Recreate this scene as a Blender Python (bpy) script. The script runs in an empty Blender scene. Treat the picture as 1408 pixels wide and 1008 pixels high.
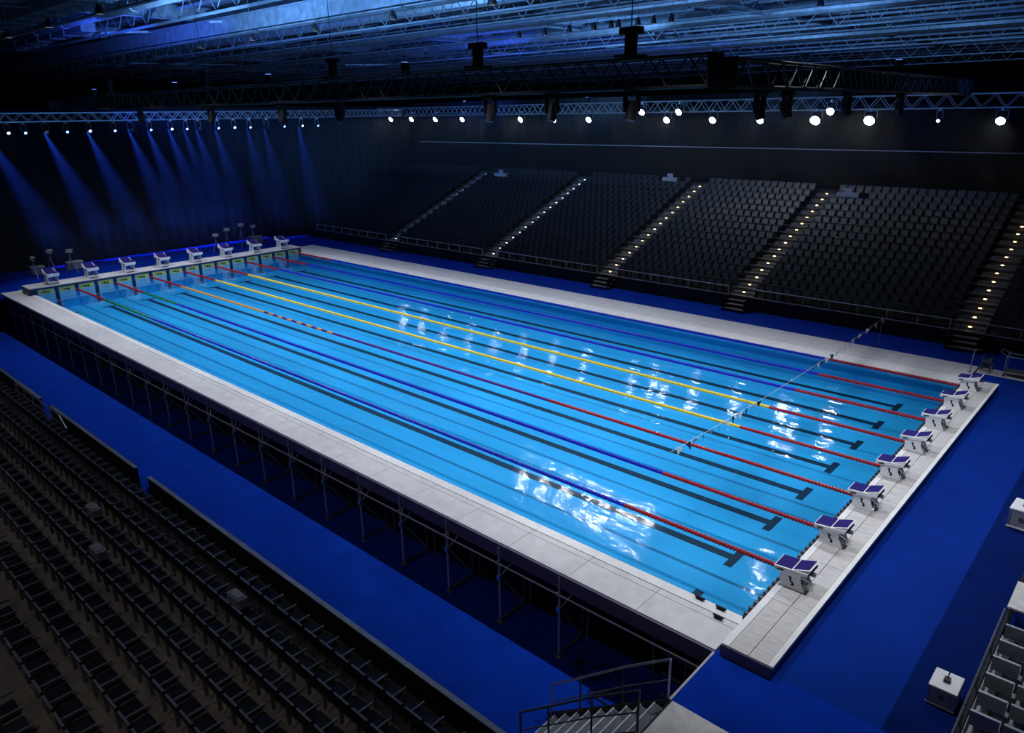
import bpy, math, random
from mathutils import Matrix, Vector
random.seed(7)
S = bpy.context.scene
COL = S.collection
PI = math.pi

# ---------------------------------------------------------------- camera
cd = bpy.data.cameras.new('camera'); cam = bpy.data.objects.new('camera', cd); COL.objects.link(cam)
CP = Vector((5.59986, -13.77887, 10.97004))
FW = Vector((-0.64092878, 0.69512906, -0.32558546))
RT = Vector((0.73846702, 0.67413547, -0.01441592))
UP = Vector((-0.20946778, 0.2496737, 0.94540271))
cam.matrix_world = Matrix(((RT.x, UP.x, -FW.x, CP.x), (RT.y, UP.y, -FW.y, CP.y), (RT.z, UP.z, -FW.z, CP.z), (0, 0, 0, 1)))
cd.sensor_width = 36.0; cd.lens = 1009.553 * 36 / 1408; cd.clip_end = 500; cd.clip_start = .05
S.camera = cam

# ---------------------------------------------------------------- world, exposure
w = bpy.data.worlds.new('world'); S.world = w; w.use_nodes = True
bg = w.node_tree.nodes['Background']; bg.inputs[0].default_value = (.30, .36, .6, 1); bg.inputs[1].default_value = .03
vs = S.view_settings
vs.view_transform = 'Standard'; vs.look = 'None'; vs.gamma = 1; vs.use_curve_mapping = False; vs.exposure = 0.0
S.cycles.use_denoising = True
S.cycles.max_bounces = 6; S.cycles.transparent_max_bounces = 12
S.cycles.sample_clamp_indirect = 4.0
FLOOD_W = 80.0      # each white floodlight on the truss behind the pool
WASH_W = 16000.0       # each blue lamp that washes the curtain
FILL_W = 520.0       # each added fill lamp over the near stand
BAY_W = 3000.0        # each added lamp under the roof, lighting the pool
ROOF_W = 13000.0       # each blue lamp that shines up into the roof

# ---------------------------------------------------------------- materials
M = {}
def mat(name, col, rough=.6, metal=0, var=0, scale=8, bump=0, bscale=40, emit=None, es=0, spec=.5, stretch=None):
    m = bpy.data.materials.new(name); m.use_nodes = True; nt = m.node_tree
    b = nt.nodes['Principled BSDF']
    b.inputs['Base Color'].default_value = (*col, 1); b.inputs['Roughness'].default_value = rough
    b.inputs['Metallic'].default_value = metal; b.inputs['Specular IOR Level'].default_value = spec
    tc = nt.nodes.new('ShaderNodeTexCoord')
    mp = nt.nodes.new('ShaderNodeMapping'); nt.links.new(tc.outputs['Object'], mp.inputs[0])
    if stretch: mp.inputs['Scale'].default_value = stretch
    if var:
        n = nt.nodes.new('ShaderNodeTexNoise'); n.inputs['Scale'].default_value = scale; n.inputs['Detail'].default_value = 5
        nt.links.new(mp.outputs[0], n.inputs['Vector'])
        r = nt.nodes.new('ShaderNodeValToRGB'); nt.links.new(n.outputs[0], r.inputs[0])
        r.color_ramp.elements[0].position = .3; r.color_ramp.elements[1].position = .7
        r.color_ramp.elements[0].color = (*[c * (1 - var) for c in col], 1)
        r.color_ramp.elements[1].color = (*[min(1, c * (1 + var)) for c in col], 1)
        nt.links.new(r.outputs[0], b.inputs['Base Color'])
    if bump:
        n2 = nt.nodes.new('ShaderNodeTexNoise'); n2.inputs['Scale'].default_value = bscale; n2.inputs['Detail'].default_value = 3
        nt.links.new(mp.outputs[0], n2.inputs['Vector'])
        bp = nt.nodes.new('ShaderNodeBump'); bp.inputs['Strength'].default_value = bump; bp.inputs['Distance'].default_value = .05
        nt.links.new(n2.outputs[0], bp.inputs['Height']); nt.links.new(bp.outputs[0], b.inputs['Normal'])
    if emit:
        b.inputs['Emission Color'].default_value = (*emit, 1); b.inputs['Emission Strength'].default_value = es
        m.cycles.emission_sampling = 'NONE'
    M[name] = m
    return m
mat('carpet', (.0010, .028, .31), .9, var=.15, scale=1.2, bump=.2, bscale=60, spec=.06)
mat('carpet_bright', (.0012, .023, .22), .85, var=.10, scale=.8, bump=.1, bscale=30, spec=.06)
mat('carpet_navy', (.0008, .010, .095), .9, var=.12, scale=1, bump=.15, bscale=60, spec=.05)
mat('deck', (.66, .64, .65), .55, var=.10, scale=2.5, bump=.08, bscale=30)
mat('deck_rib', (.58, .55, .54), .6, var=.16, scale=3, bump=.25, bscale=18, stretch=(1, 6, 1))
mat('deck_edge', (.82, .80, .80), .4, var=.06, scale=3)
mat('joint', (.10, .09, .09), .8)
mat('fascia', (.10, .085, .15), .5, var=.2, scale=3)
mat('black', (.008, .008, .010), .55, spec=.25)
mat('black_gloss', (.012, .012, .016), .28)
mat('steel', (.42, .44, .48), .4, .35, var=.15, scale=10)
mat('steel_dark', (.10, .105, .12), .45, .3, var=.2, scale=8)
mat('alu', (.55, .58, .62), .35, .9)
mat('chrome', (.85, .86, .9), .3, .3)
mat('white', (.80, .80, .82), .4, var=.05, scale=6)
mat('white_dirty', (.62, .60, .58), .5, var=.12, scale=5)
mat('pad_blue', (.026, .018, .16), .8, bump=.3, bscale=120, spec=.1)
mat('grey_panel', (.24, .25, .28), .3, var=.2, scale=6)
mat('pool_tile_ripples', (.030, .37, .68), .5, var=.13, scale=.6, stretch=(.16, 1.2, 1))  # stretched tone paints ripple light streaks into the floor colour
mat('lane_black', (.002, .012, .032), .5, var=.1)
mat('float_red', (.42, .006, .012), .35)
mat('float_blue', (.008, .012, .48), .35)
mat('float_yellow', (.85, .58, .03), .35)
mat('float_green', (.01, .16, .05), .35)
mat('float_purple', (.10, .012, .22), .35)
mat('float_white', (.8, .8, .82), .35)
mat('float_orange', (.75, .30, .04), .35)
mat('touch_pad', (.42, .50, .10), .5, var=.25, scale=3)
mat('touch_frame', (.30, .55, .75), .45)
mat('navy', (.004, .012, .07), .5, var=.1)
mat('seat_far', (.0095, .0095, .011), .40, var=.3, scale=1.5)
mat('seat_near', (.006, .006, .009), .42, spec=.3)
mat('seat_pale', (.20, .20, .24), .3, .3)
mat('terrace', (.035, .034, .033), .8, var=.2, scale=3)
mat('aisle_step', (.14, .13, .12), .75, var=.25, scale=4)
mat('tread', (.17, .15, .13), .7, var=.25, scale=4)
mat('drape', (.005, .005, .006), .95, var=.3, scale=.7, stretch=(1, 1, .1), spec=.05)
mat('terrace_near', (.15, .13, .115), .8, var=.3, scale=2)
mat('curtain', (.010, .012, .016), .95, var=.3, scale=.7, stretch=(1, 1, .1), spec=.1)
mat('roof_deck', (.11, .14, .17), .5, .3, var=.4, scale=.5, bump=.4, bscale=1.5, stretch=(.4, 1.6, 1))
mat('roof_steel', (.16, .19, .24), .45, .5, var=.3, scale=2)
mat('duct', (.30, .34, .40), .3, .8, var=.2, scale=2)
mat('rust', (.20, .10, .04), .6)
mat('flag_white', (.75, .76, .8), .5)
mat('flag_dark', (.02, .03, .09), .5)
mat('lens_white', (.9, .95, 1), .3, emit=(.85, .92, 1), es=28)
mat('lens_warm', (.95, .95, .9), .3, emit=(1, .97, .90), es=40)
mat('lens_dim', (.9, .95, 1), .3, emit=(.5, .65, 1), es=3)
mat('lens_blue', (.3, .4, 1), .3, emit=(.16, .26, 1), es=5)
mat('lens_off', (.02, .03, .06), .1)
mat('step_glow', (1, .8, .5), .3, emit=(1, .60, .24), es=5)
mat('step_glow_cool', (1, .9, .8), .3, emit=(.9, .80, .72), es=3.5)

def water_mat():
    m = bpy.data.materials.new('water'); m.use_nodes = True; nt = m.node_tree; nt.nodes.clear(); L = nt.links.new
    out = nt.nodes.new('ShaderNodeOutputMaterial'); mix = nt.nodes.new('ShaderNodeMixShader')
    tr = nt.nodes.new('ShaderNodeBsdfTransparent'); tr.inputs[0].default_value = (.72, .93, .99, 1)
    gl = nt.nodes.new('ShaderNodeBsdfGlossy'); gl.inputs['Roughness'].default_value = .07
    fr = nt.nodes.new('ShaderNodeFresnel'); fr.inputs['IOR'].default_value = 1.33
    tc = nt.nodes.new('ShaderNodeTexCoord')
    def noise(scale, st, det):
        mp = nt.nodes.new('ShaderNodeMapping'); mp.inputs['Scale'].default_value = st; L(tc.outputs['Object'], mp.inputs[0])
        n = nt.nodes.new('ShaderNodeTexNoise'); n.inputs['Scale'].default_value = scale; n.inputs['Detail'].default_value = det
        n.inputs['Distortion'].default_value = .4
        L(mp.outputs[0], n.inputs['Vector']); return n.outputs[0]
    b1 = nt.nodes.new('ShaderNodeBump'); b1.inputs['Strength'].default_value = .3; b1.inputs['Distance'].default_value = .16
    L(noise(.8, (.22, 1, 1), 2), b1.inputs['Height'])
    # a churned patch in the nearest lanes, calmer elsewhere
    sx = nt.nodes.new('ShaderNodeSeparateXYZ'); L(tc.outputs['Object'], sx.inputs[0])
    def ramp(o, a, b, c, d):
        m1 = nt.nodes.new('ShaderNodeMapRange'); m1.interpolation_type = 'SMOOTHSTEP'
        for q, v in enumerate((a, b, c, d)): m1.inputs[q + 1].default_value = v
        L(o, m1.inputs[0]); return m1.outputs[0]
    def mul(p, q):
        m1 = nt.nodes.new('ShaderNodeMath'); m1.operation = 'MULTIPLY'; L(p, m1.inputs[0]); L(q, m1.inputs[1]); return m1.outputs[0]
    patch = mul(mul(ramp(sx.outputs[0], -34, -22, 0, 1), ramp(sx.outputs[0], -15, -10, 1, 0)), ramp(sx.outputs[1], 2.2, 5.5, 1, 0))
    st_ = nt.nodes.new('ShaderNodeMath'); st_.operation = 'MULTIPLY_ADD'; L(patch, st_.inputs[0]); st_.inputs[1].default_value = .6; st_.inputs[2].default_value = .09
    b2 = nt.nodes.new('ShaderNodeBump'); b2.inputs['Distance'].default_value = .05; L(st_.outputs[0], b2.inputs['Strength'])
    L(noise(5, (.7, 1, 1), 3), b2.inputs['Height']); L(b1.outputs[0], b2.inputs['Normal'])
    L(b2.outputs[0], gl.inputs['Normal']); L(b2.outputs[0], fr.inputs['Normal'])
    L(fr.outputs[0], mix.inputs[0]); L(tr.outputs[0], mix.inputs[1]); L(gl.outputs[0], mix.inputs[2]); L(mix.outputs[0], out.inputs[0])
    M['water'] = m
water_mat()

# ---------------------------------------------------------------- mesh helpers
class MB:
    def __init__(s): s.v = []; s.f = []
    def box(s, x0, x1, y0, y1, z0, z1):
        n = len(s.v)
        s.v += [(x0, y0, z0), (x1, y0, z0), (x1, y1, z0), (x0, y1, z0), (x0, y0, z1), (x1, y0, z1), (x1, y1, z1), (x0, y1, z1)]
        s.f += [tuple(n + i for i in q) for q in ((3, 2, 1, 0), (4, 5, 6, 7), (0, 1, 5, 4), (1, 2, 6, 5), (2, 3, 7, 6), (3, 0, 4, 7))]
        return s
    def tube(s, a, b, r, k=6, r2=None):
        a = Vector(a); b = Vector(b); d = (b - a).normalized(); r2 = r if r2 is None else r2
        u = d.cross(Vector((0, 0, 1)) if abs(d.z) < .95 else Vector((1, 0, 0))).normalized(); v = d.cross(u)
        n = len(s.v)
        for p, q in ((a, r), (b, r2)):
            for i in range(k):
                t = 2 * PI * i / k; s.v.append(tuple(p + u * (q * math.cos(t)) + v * (q * math.sin(t))))
        for i in range(k):
            j = (i + 1) % k; s.f.append((n + i, n + j, n + k + j, n + k + i))
        s.f.append(tuple(n + k - 1 - i for i in range(k))); s.f.append(tuple(n + k + i for i in range(k)))
        return s
    def path(s, pts, r, k=6):
        for a, b in zip(pts[:-1], pts[1:]): s.tube(a, b, r, k)
        return s
    def bar(s, a, b, wd, ht, up=(0, 0, 1)):
        a = Vector(a); b = Vector(b); d = (b - a).normalized(); up = Vector(up)
        if abs(d.dot(up)) > .98: up = Vector((1, 0, 0))
        u = d.cross(up).normalized() * wd / 2; v = u.cross(d).normalized() * ht / 2
        n = len(s.v)
        for p in (a, b):
            for c in (-u - v, u - v, u + v, -u + v): s.v.append(tuple(p + c))
        s.f += [tuple(n + i for i in q) for q in ((0, 1, 5, 4), (1, 2, 6, 5), (2, 3, 7, 6), (3, 0, 4, 7), (3, 2, 1, 0), (4, 5, 6, 7))]
        return s
    def prism(s, prof, axis, a, b):     # profile of 2-D points extruded from a to b along axis
        n = len(s.v); k = len(prof)
        for t in (a, b):
            for p, q in prof:
                s.v.append({'x': (t, p, q), 'y': (p, t, q), 'z': (p, q, t)}[axis])
        for i in range(k):
            j = (i + 1) % k; s.f.append((n + i, n + j, n + k + j, n + k + i))
        s.f.append(tuple(n + k - 1 - i for i in range(k))); s.f.append(tuple(n + k + i for i in range(k)))
        return s
    def quad(s, *p):
        n = len(s.v); s.v += [tuple(q) for q in p]; s.f.append(tuple(range(n, n + len(p)))); return s
    def mesh(s, name, m):
        me = bpy.data.meshes.new(name); me.from_pydata(s.v, [], s.f); me.update()
        if m: me.materials.append(M[m])
        import bmesh
        b = bmesh.new(); b.from_mesh(me); bmesh.ops.recalc_face_normals(b, faces=b.faces); b.to_mesh(me); b.free()
        return me
    def obj(s, name, m, parent=None, smooth=False):
        me = s.mesh(name, m)
        if smooth: me.polygons.foreach_set('use_smooth', [True] * len(me.polygons))
        return put(name, me, parent)
def put(name, data, parent=None, loc=None, rz=0):
    o = bpy.data.objects.new(name, data); COL.objects.link(o)
    if parent: o.parent = parent
    if loc is not None: o.location = loc
    if rz: o.rotation_euler = (0, 0, rz)
    return o
def tag(o, label=None, cat=None, group=None, kind=None):
    if label: o['label'] = label
    if cat: o['category'] = cat
    if group: o['group'] = group
    if kind: o['kind'] = kind
    return o
def thing(name, loc, label, cat, group=None, rz=0): return tag(put(name, None, None, loc, rz), label, cat, group)
def bevel(o, wd=.01, seg=2):
    md = o.modifiers.new('bevel', 'BEVEL'); md.width = wd; md.segments = seg; md.limit_method = 'ANGLE'; return o
ORD = ['first', 'second', 'third', 'fourth', 'fifth', 'sixth', 'seventh', 'eighth', 'ninth', 'tenth', 'eleventh', 'twelfth', 'thirteenth',
       'fourteenth', 'fifteenth', 'sixteenth', 'seventeenth', 'eighteenth', 'nineteenth', 'twentieth']
def nth(i):
    if i < 20: return ORD[i]
    t, u = divmod(i + 1, 10); T = ['twen', 'thir', 'for', 'fif', 'six', 'seven'][t - 2]
    return T + 'tieth' if u == 0 else T + 'ty-' + ORD[u - 1]

WALLZ = -2.5          # arena floor
LANE = [2.5 * i + 1.25 for i in range(8)]
PFZ = -1.15           # pool floor as seen through the water

# ================================================================ SETTING
tag(MB().box(-140, 40, -40, 22.9, WALLZ - .3, WALLZ).obj('floor', 'carpet'), 'deep blue carpeted arena floor below the raised pool deck', 'floor', kind='structure')
tag(MB().box(-62, 40, 23.0, 27.05, -.6, -.35).obj('floor', 'carpet'), 'blue carpet walkway between far pool deck and black grandstand wall', 'floor', kind='structure')
tag(MB().box(-62, -51.6, -4, 23.0, -.3, 0).obj('floor', 'carpet'), 'blue carpeted strip behind the far starting blocks', 'floor', kind='structure')

# pool tank
tank = tag(MB().box(-50, 0, 0, 20, PFZ - .12, PFZ).obj('pool_floor', 'pool_tile_ripples'), 'bright blue tiled pool floor under the water', 'pool floor', kind='structure')
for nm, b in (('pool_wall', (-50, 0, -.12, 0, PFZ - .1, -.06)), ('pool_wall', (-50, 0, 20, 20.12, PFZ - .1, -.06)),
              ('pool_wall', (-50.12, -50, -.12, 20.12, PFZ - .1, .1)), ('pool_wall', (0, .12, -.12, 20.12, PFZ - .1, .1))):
    MB().box(*b).obj(nm, 'pool_tile_ripples', tank)
for y in LANE:
    MB().box(-48, -2, y - .15, y + .15, PFZ, PFZ + .006).box(-2.12, -1.88, y - .5, y + .5, PFZ, PFZ + .007).box(-48.12, -47.88, y - .5, y + .5, PFZ, PFZ + .007).obj('lane_marking', 'lane_black', tank)
    MB().box(-49.998, -49.99, y - .125, y + .125, PFZ, -.05).obj('target_marking', 'lane_black', tank)
wm = MB(); wm.quad((-50, 0, -.02), (0, 0, -.02), (0, 20, -.02), (-50, 20, -.02))
tag(wm.obj('water', 'water'), 'clear blue rippled water filling the competition pool', 'water', kind='stuff')
# outer shell of the tank beneath the near deck
shell = tag(MB().box(-50.2, .1, -.30, -.14, WALLZ, -.1).obj('tank_shell', 'black'), 'dark steel side of the pool tank behind the scaffold frames', 'tank', kind='structure')
for i in range(25):
    x = -49.2 + i * 2.05
    MB().box(x - .04, x + .04, -.42, -.30, WALLZ, -.3).obj('stiffener', 'steel_dark', shell)

# near deck (flush with the water)
nd = tag(MB().box(-52.6, 0, -1.40, -.13, -.10, -.012).obj('pool_deck', 'joint'), 'pale walkway deck along the near side of the pool', 'deck', kind='structure')
for i in range(26):
    x0 = -52.6 + i * 2.023
    MB().box(x0 + .006, x0 + 2.017, -1.39, -.52, -.03, .02).obj('deck_panel', 'deck', nd)
    MB().box(x0 + .006, x0 + 2.017, -.50, -.30, -.03, .015).obj('gutter_grate', 'deck', nd)
    MB().box(x0 + .003, x0 + 2.02, -.29, .01, -.06, .03).obj('edge_tile', 'deck_edge', nd)
MB().box(-52.6, 0, -1.46, -1.40, -.40, .0).obj('fascia_board', 'fascia', nd)
MB().box(-50, -.1, .01, .03, -.1, .01).obj('waterline_strip', 'black', nd)
# far deck
fd = tag(MB().box(-52.6, 0, 20.13, 23.0, -.45, -.012).obj('pool_deck', 'joint'), 'wide pale walkway deck along the far side of the pool', 'deck', kind='structure')
for i in range(26):
    x0 = -52.6 + i * 2.023
    MB().box(x0 + .004, x0 + 2.019, 20.98, 22.99, -.03, .02).obj('deck_panel', 'deck', fd)
    MB().box(x0 + .003, x0 + 2.02, 19.99, 20.95, -.06, .03).obj('edge_tile', 'deck_edge', fd)
# starting deck, right
sd = tag(MB().box(.12, 1.25, -1.45, 20.1, 0, .27).obj('starting_deck', 'fascia'), 'raised pale starting deck at the near end of the pool', 'deck', kind='structure')
for i in range(10):
    y0 = -1.43 + i * 2.15
    MB().box(.30, .72, y0 + .006, y0 + 2.144, .25, .30).obj('deck_panel', 'deck_rib', sd)
    MB().box(.735, 1.13, y0 + .006, y0 + 2.144, .25, .30).obj('deck_panel', 'deck_rib', sd)
    MB().box(1.14, 1.26, y0 + .003, y0 + 2.147, .23, .31).obj('deck_lip', 'deck_edge', sd)
    MB().box(.13, .29, y0 + .003, y0 + 2.147, .25, .305).obj('deck_lip', 'deck_edge', sd)
MB().box(.02, .13, -.2, 20.1, -.3, .22).obj('gutter_wall', 'black', sd)
for i in range(80):
    y = -.1 + i * .25
    MB().box(-.005, .125, y, y + .09, .17, .24).obj('gutter_bar', 'steel_dark', sd)
# starting deck, far end
ld = tag(MB().box(-51.6, -50.02, -.35, 20.15, -.1, .46).obj('starting_deck', 'navy'), 'raised starting deck at the far end under the curtain', 'deck', kind='structure')
for i in range(10):
    y0 = -.35 + i * 2.05
    MB().box(-51.6, -49.98, y0 + .005, y0 + 2.045, .44, .50).obj('deck_panel', 'deck', ld)
MB().box(-49.99, -49.93, -.3, 20.1, .34, .44).obj('fascia_board', 'navy', ld)
for i in range(17):
    y = .02 + i * 1.249
    MB().box(-49.995, -49.90, y - .09, y + .09, -.15, .44).obj('wall_post', 'navy', ld)

# raised right-hand platform
rp = tag(MB().box(0.0, 9, -4.6, 23.0, WALLZ, -.012).obj('platform', 'black'), 'raised blue carpeted platform around the starting deck', 'platform', kind='structure')
MB().box(.02, 9, -3.25, -1.30, -.03, 0.0).obj('carpet_strip', 'carpet', rp)
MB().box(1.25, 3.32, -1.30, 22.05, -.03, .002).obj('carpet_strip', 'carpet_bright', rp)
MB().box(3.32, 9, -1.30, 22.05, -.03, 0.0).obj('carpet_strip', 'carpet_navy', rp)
MB().box(.05, 1.25, 20.1, 22.05, -.03, .001).obj('carpet_strip', 'carpet', rp)
MB().box(.06, 9, 22.05, 23.0, -.03, .004).obj('floor_strip', 'white_dirty', rp)
MB().box(.05, 9, -4.6, -3.25, -.03, .004).obj('landing', 'white_dirty', rp)
MB().box(-.03, .02, -3.25, -1.46, -.12, .012).obj('edge_trim', 'steel', rp)

# ---------------------------------------------------------------- far grandstand
ROWS = 16; P0 = 27.0; PR = .78; PZ = .32; Z0 = .45
AIS = [-46.2, -34.2, -23.1, -13.35, -1.4]
gs = tag(MB().box(-58.1, 12, P0 - .02, P0 + .05, -.4, Z0).obj('grandstand', 'black'), 'black front wall and stepped terraces of the far grandstand', 'grandstand', kind='structure')
for k in range(ROWS + 1):
    y = P0 + .02 + PR * k; z = Z0 + PZ * k
    MB().box(-58.1, 12, y, y + PR + (.8 if k == ROWS else .02), z - .5, z).obj('terrace', 'terrace', gs)
for i in range(35):
    x = -57 + i * 2
    MB().box(x - .97, x + .97, P0 - .05, P0 - .02, -.34, Z0 - .04).obj('wall_panel', 'black', gs)
for ai, ax in enumerate(AIS):
    a = thing('aisle_stair', (ax, P0, Z0), 'lit aisle stair in far grandstand, %s from the dark curtain' % nth(ai), 'stairs', 'aisle stairs of the far grandstand')
    st = MB().box(-.7, .7, 0, PR / 2, 0, PZ / 2).mesh('step', 'aisle_step')
    lamp = MB().box(-.07, .07, -.02, .03, 0, .05).mesh('step_light', 'step_glow' if ai > 2 else ('step_glow_cool' if ai < 2 else 'step_glow'))
    for k in range(ROWS):
        put('step', st, a, (0, .02 + PR * k + PR / 2, PZ * k))
        put('step', st, a, (0, .02 + PR * k + .001, PZ * k - PZ / 2 + .012))
        put('step_light', lamp, a, (random.uniform(-.04, .04), PR * (k + .55), PZ * k + PZ / 2 - .01 + .0))
    fs = MB().box(-.75, .75, 0, .3, 0, .06).mesh('entry_step', 'aisle_step')
    for j in range(3): put('entry_step', fs, a, (0, -.9 + .3 * j, -.66 + .2 * j))
    MB().box(-.7, -.66, -.9, 0, -.8, -.06).obj('stringer', 'black', a); MB().box(.66, .7, -.9, 0, -.8, -.06).obj('stringer', 'black', a)

# far seats
def far_seat_mesh():
    m = MB()
    m.prism([(.36, .38), (.40, .36), (.50, .80), (.47, .84), (.44, .82)], 'x', -.225, .225)      # backrest, leaning back
    m.prism([(.20, .40), (.24, .38), (.37, .70), (.33, .72)], 'x', -.20, .20)                    # tipped-up seat
    m.box(-.24, -.20, .18, .40, 0, .60)
    return m
fsm = far_seat_mesh().mesh('stadium_seat', 'seat_far')
spots = []
DESKS = ((-11.6, 14, 1.4), (-43.3, 14, 1.5), (-25.6, 15, 1.3))
edges = [-57.8] + sum([[a - .78, a + .78] for a in AIS], []) + [8]
secs = [(edges[2 * i], edges[2 * i + 1]) for i in range(6)]
for si, (a, b) in enumerate(secs):
    n = int((b - a) / .53)
    for k in range(ROWS):
        for j in range(n):
            x = a + (b - a) * (j + .5) / n
            if any(abs(x - d[0]) < d[2] / 2 + .26 and k in (d[1], d[1]) for d in DESKS): continue
            spots.append((si, k, x, P0 + .04 + PR * k, Z0 + PZ * k, n - 1 - j if si < 5 else j))
def pix(p):
    d = Vector(p) - CP; t = d.dot(FW)
    return 704 + 1009.55 * d.dot(RT) / t, 504 - 1009.55 * d.dot(UP) / t, t
vis = [s for s in spots if -5 < pix(s[2:5])[0] < 1413]
vis.sort(key=lambda s: pix(s[2:5])[2])
near300 = set(vis[:300])
secname = ['left of the first lit aisle', 'between first and second lit aisles', 'between second and third lit aisles', 'between third and fourth lit aisles',
           'between the two rightmost lit aisles', 'right of the rightmost lit aisle']
ainame = ['first lit aisle', 'second lit aisle', 'third lit aisle', 'fourth lit aisle', 'rightmost lit aisle']
for s in vis[:300]:
    o = put('stadium_seat', fsm, None, (s[2], s[3], s[4]))
    side = '%s left of the %s' % (nth(s[5]), ainame[s[0]]) if s[0] < 5 else '%s right of the rightmost lit aisle' % nth(s[5])
    tag(o, 'dark seat, %s row of far grandstand, %s' % (nth(s[1]), side), 'seat', 'far grandstand seats in the %s row' % nth(s[1]))
bulk = MB(); base = far_seat_mesh()
for s in vis[300:]:
    n = len(bulk.v); bulk.v += [(v[0] + s[2], v[1] + s[3], v[2] + s[4]) for v in base.v]; bulk.f += [tuple(i + n for i in f) for f in base.f]
tag(bulk.obj('stadium_seats', 'seat_far'), 'dark tip-up seats filling the remoter rows of far grandstand', 'seats', kind='stuff')

# front railing of the grandstand, one run per section
for si, (a, b) in enumerate(secs):
    r = thing('railing', (a, P0, Z0), 'thin metal railing on grandstand wall, %s' % secname[si], 'railing', 'front railings of the far grandstand')
    L = b - a
    MB().tube((0, 0, .52), (L, 0, .52), .022).obj('top_rail', 'steel', r)
    MB().box(0, L, -.03, .03, 0, .035).obj('base_rail', 'alu', r)
    pm = MB().tube((0, 0, 0), (0, 0, .52), .018).mesh('post', 'steel')
    n = max(2, int(L / 1.3))
    for j in range(n + 1): put('post', pm, r, (L * j / n, 0, 0))

# ---------------------------------------------------------------- curtains (folded drapes)
def drape(name, a, b, z0, z1, label, step=.28, amp=.10):
    a = Vector(a); b = Vector(b); d = b - a; n = int(d.length / step); d.normalize(); nrm = Vector((-d.y, d.x))
    m = MB(); rnd = random.Random(3)
    for i in range(n + 1):
        p = a + d * (i * step) + nrm * (amp * math.sin(i * 1.9) + rnd.uniform(-.03, .03))
        m.v += [(p.x, p.y, z0), (p.x + nrm.x * .02, p.y + nrm.y * .02, z1)]
    for i in range(n): m.f.append((2 * i, 2 * i + 2, 2 * i + 3, 2 * i + 1))
    o = m.obj(name, 'curtain' if name == 'wall_left' else 'drape', smooth=True); md = o.modifiers.new('thick', 'SOLIDIFY'); md.thickness = .02
    return tag(o, label, 'curtain', kind='structure')
drape('wall_left', (-60.5, -30), (-60.5, 44), -2.4, 11.9, 'tall black drape washed by blue light behind the far pool end')
drape('wall_back', (-60, 41.3), (40, 41.3), 5.2, 12.2, 'black drape hanging behind the top of the far grandstand')
bl = tag(MB().tube((-58, 41.0, 8.25), (30, 41.0, 8.25), .035).obj('trim_1', 'steel'), 'thin pale rail line on dark wall above the grandstand', 'rail', kind='structure')

tag(MB().box(-140.5, -140, -40, 150, -3, 19).obj('wall_end', 'drape'), 'dark end wall of the arena far beyond the curtain', 'wall', kind='structure')
tag(MB().box(-140, 60, 150, 150.5, -3, 19).obj('wall_far', 'drape'), 'dark far wall of the arena beyond the grandstand', 'wall', kind='structure')
# ---------------------------------------------------------------- roof
RZ = 18.6
tag(MB().box(-140, 60, -40, 150, RZ, RZ + .3).obj('ceiling', 'roof_deck'), 'dark metal roof deck high above the arena', 'ceiling', kind='structure')
webm = {}
def joist(y, z, h, x0, x1, bay, mname, wd):
    r = tag(put('roof_joist', None, None, (x0, y, z)), 'long steel roof joist spanning the arena', kind='structure')
    L = x1 - x0
    MB().box(0, L, -wd / 2, wd / 2, -.10, .0).obj('bottom_chord', mname, r)
    MB().box(0, L, -wd / 2, wd / 2, h - .10, h).obj('top_chord', mname, r)
    m = MB(); n = int(L / bay)
    for i in range(n):
        m.bar((i * bay, 0, 0), (i * bay + bay / 2, 0, h), .04, .04); m.bar((i * bay + bay / 2, 0, h), ((i + 1) * bay, 0, 0), .04, .04)
    tag(m.obj('web', mname, r), kind='stuff')
ys = [4, 9.5, 18, 25.5, 33, 41.5, 52, 65, 84, 110]
for i, y in enumerate(ys):
    joist(y, 16.6 + .35 * math.sin(i * 2.3), 1.3, -130, 40, 2.4, 'roof_steel', .30)
gb = tag(put('roof_girder', None, None, (0, 13.4, 16.2)), 'deep solid steel girder crossing under the roof', kind='structure')
MB().box(-130, 40, -.35, .35, 0, .06).obj('lower_flange', 'roof_steel', gb); MB().box(-130, 40, -.04, .04, .06, 1.1).obj('girder_web', 'roof_steel', gb); MB().box(-130, 40, -.35, .35, 1.1, 1.16).obj('upper_flange', 'roof_steel', gb)
for i, (x0, x1, y0, y1, z0) in enumerate(((-75, -42, 3.0, 5.0, 17.2), (-100, -56, 8.0, 9.0, 17.0), (-44, -20, 20.0, 22.0, 17.9))):
    o = tag(MB().box(x0, x1, y0, y1, z0, z0 + .7).obj('flat_duct', 'duct'), 'flat rectangular air duct under the roof deck', kind='structure')
    rb = MB().box(-.04, .04, y0 - .04, y1 + .04, z0 - .04, z0 + .74).mesh('duct_rib', 'roof_steel')
    for q in range(int((x1 - x0) / 3)): put('duct_rib', rb, o, (x0 + 1.5 + 3 * q, 0, 0))
for i, x in enumerate([-104, -84, -66, -50, -36, -20, -4, 12]):
    b = tag(put('roof_beam', None, None, (x, 0, 17.6)), 'steel roof beam running across the arena', kind='structure')
    MB().box(-.22, .22, -10, 140, -.05, 0).obj('lower_flange', 'roof_steel', b)
    MB().box(-.03, .03, -10, 140, 0, .8).obj('beam_web', 'roof_steel', b)
    MB().box(-.22, .22, -10, 140, .8, .85).obj('upper_flange', 'roof_steel', b)
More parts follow.
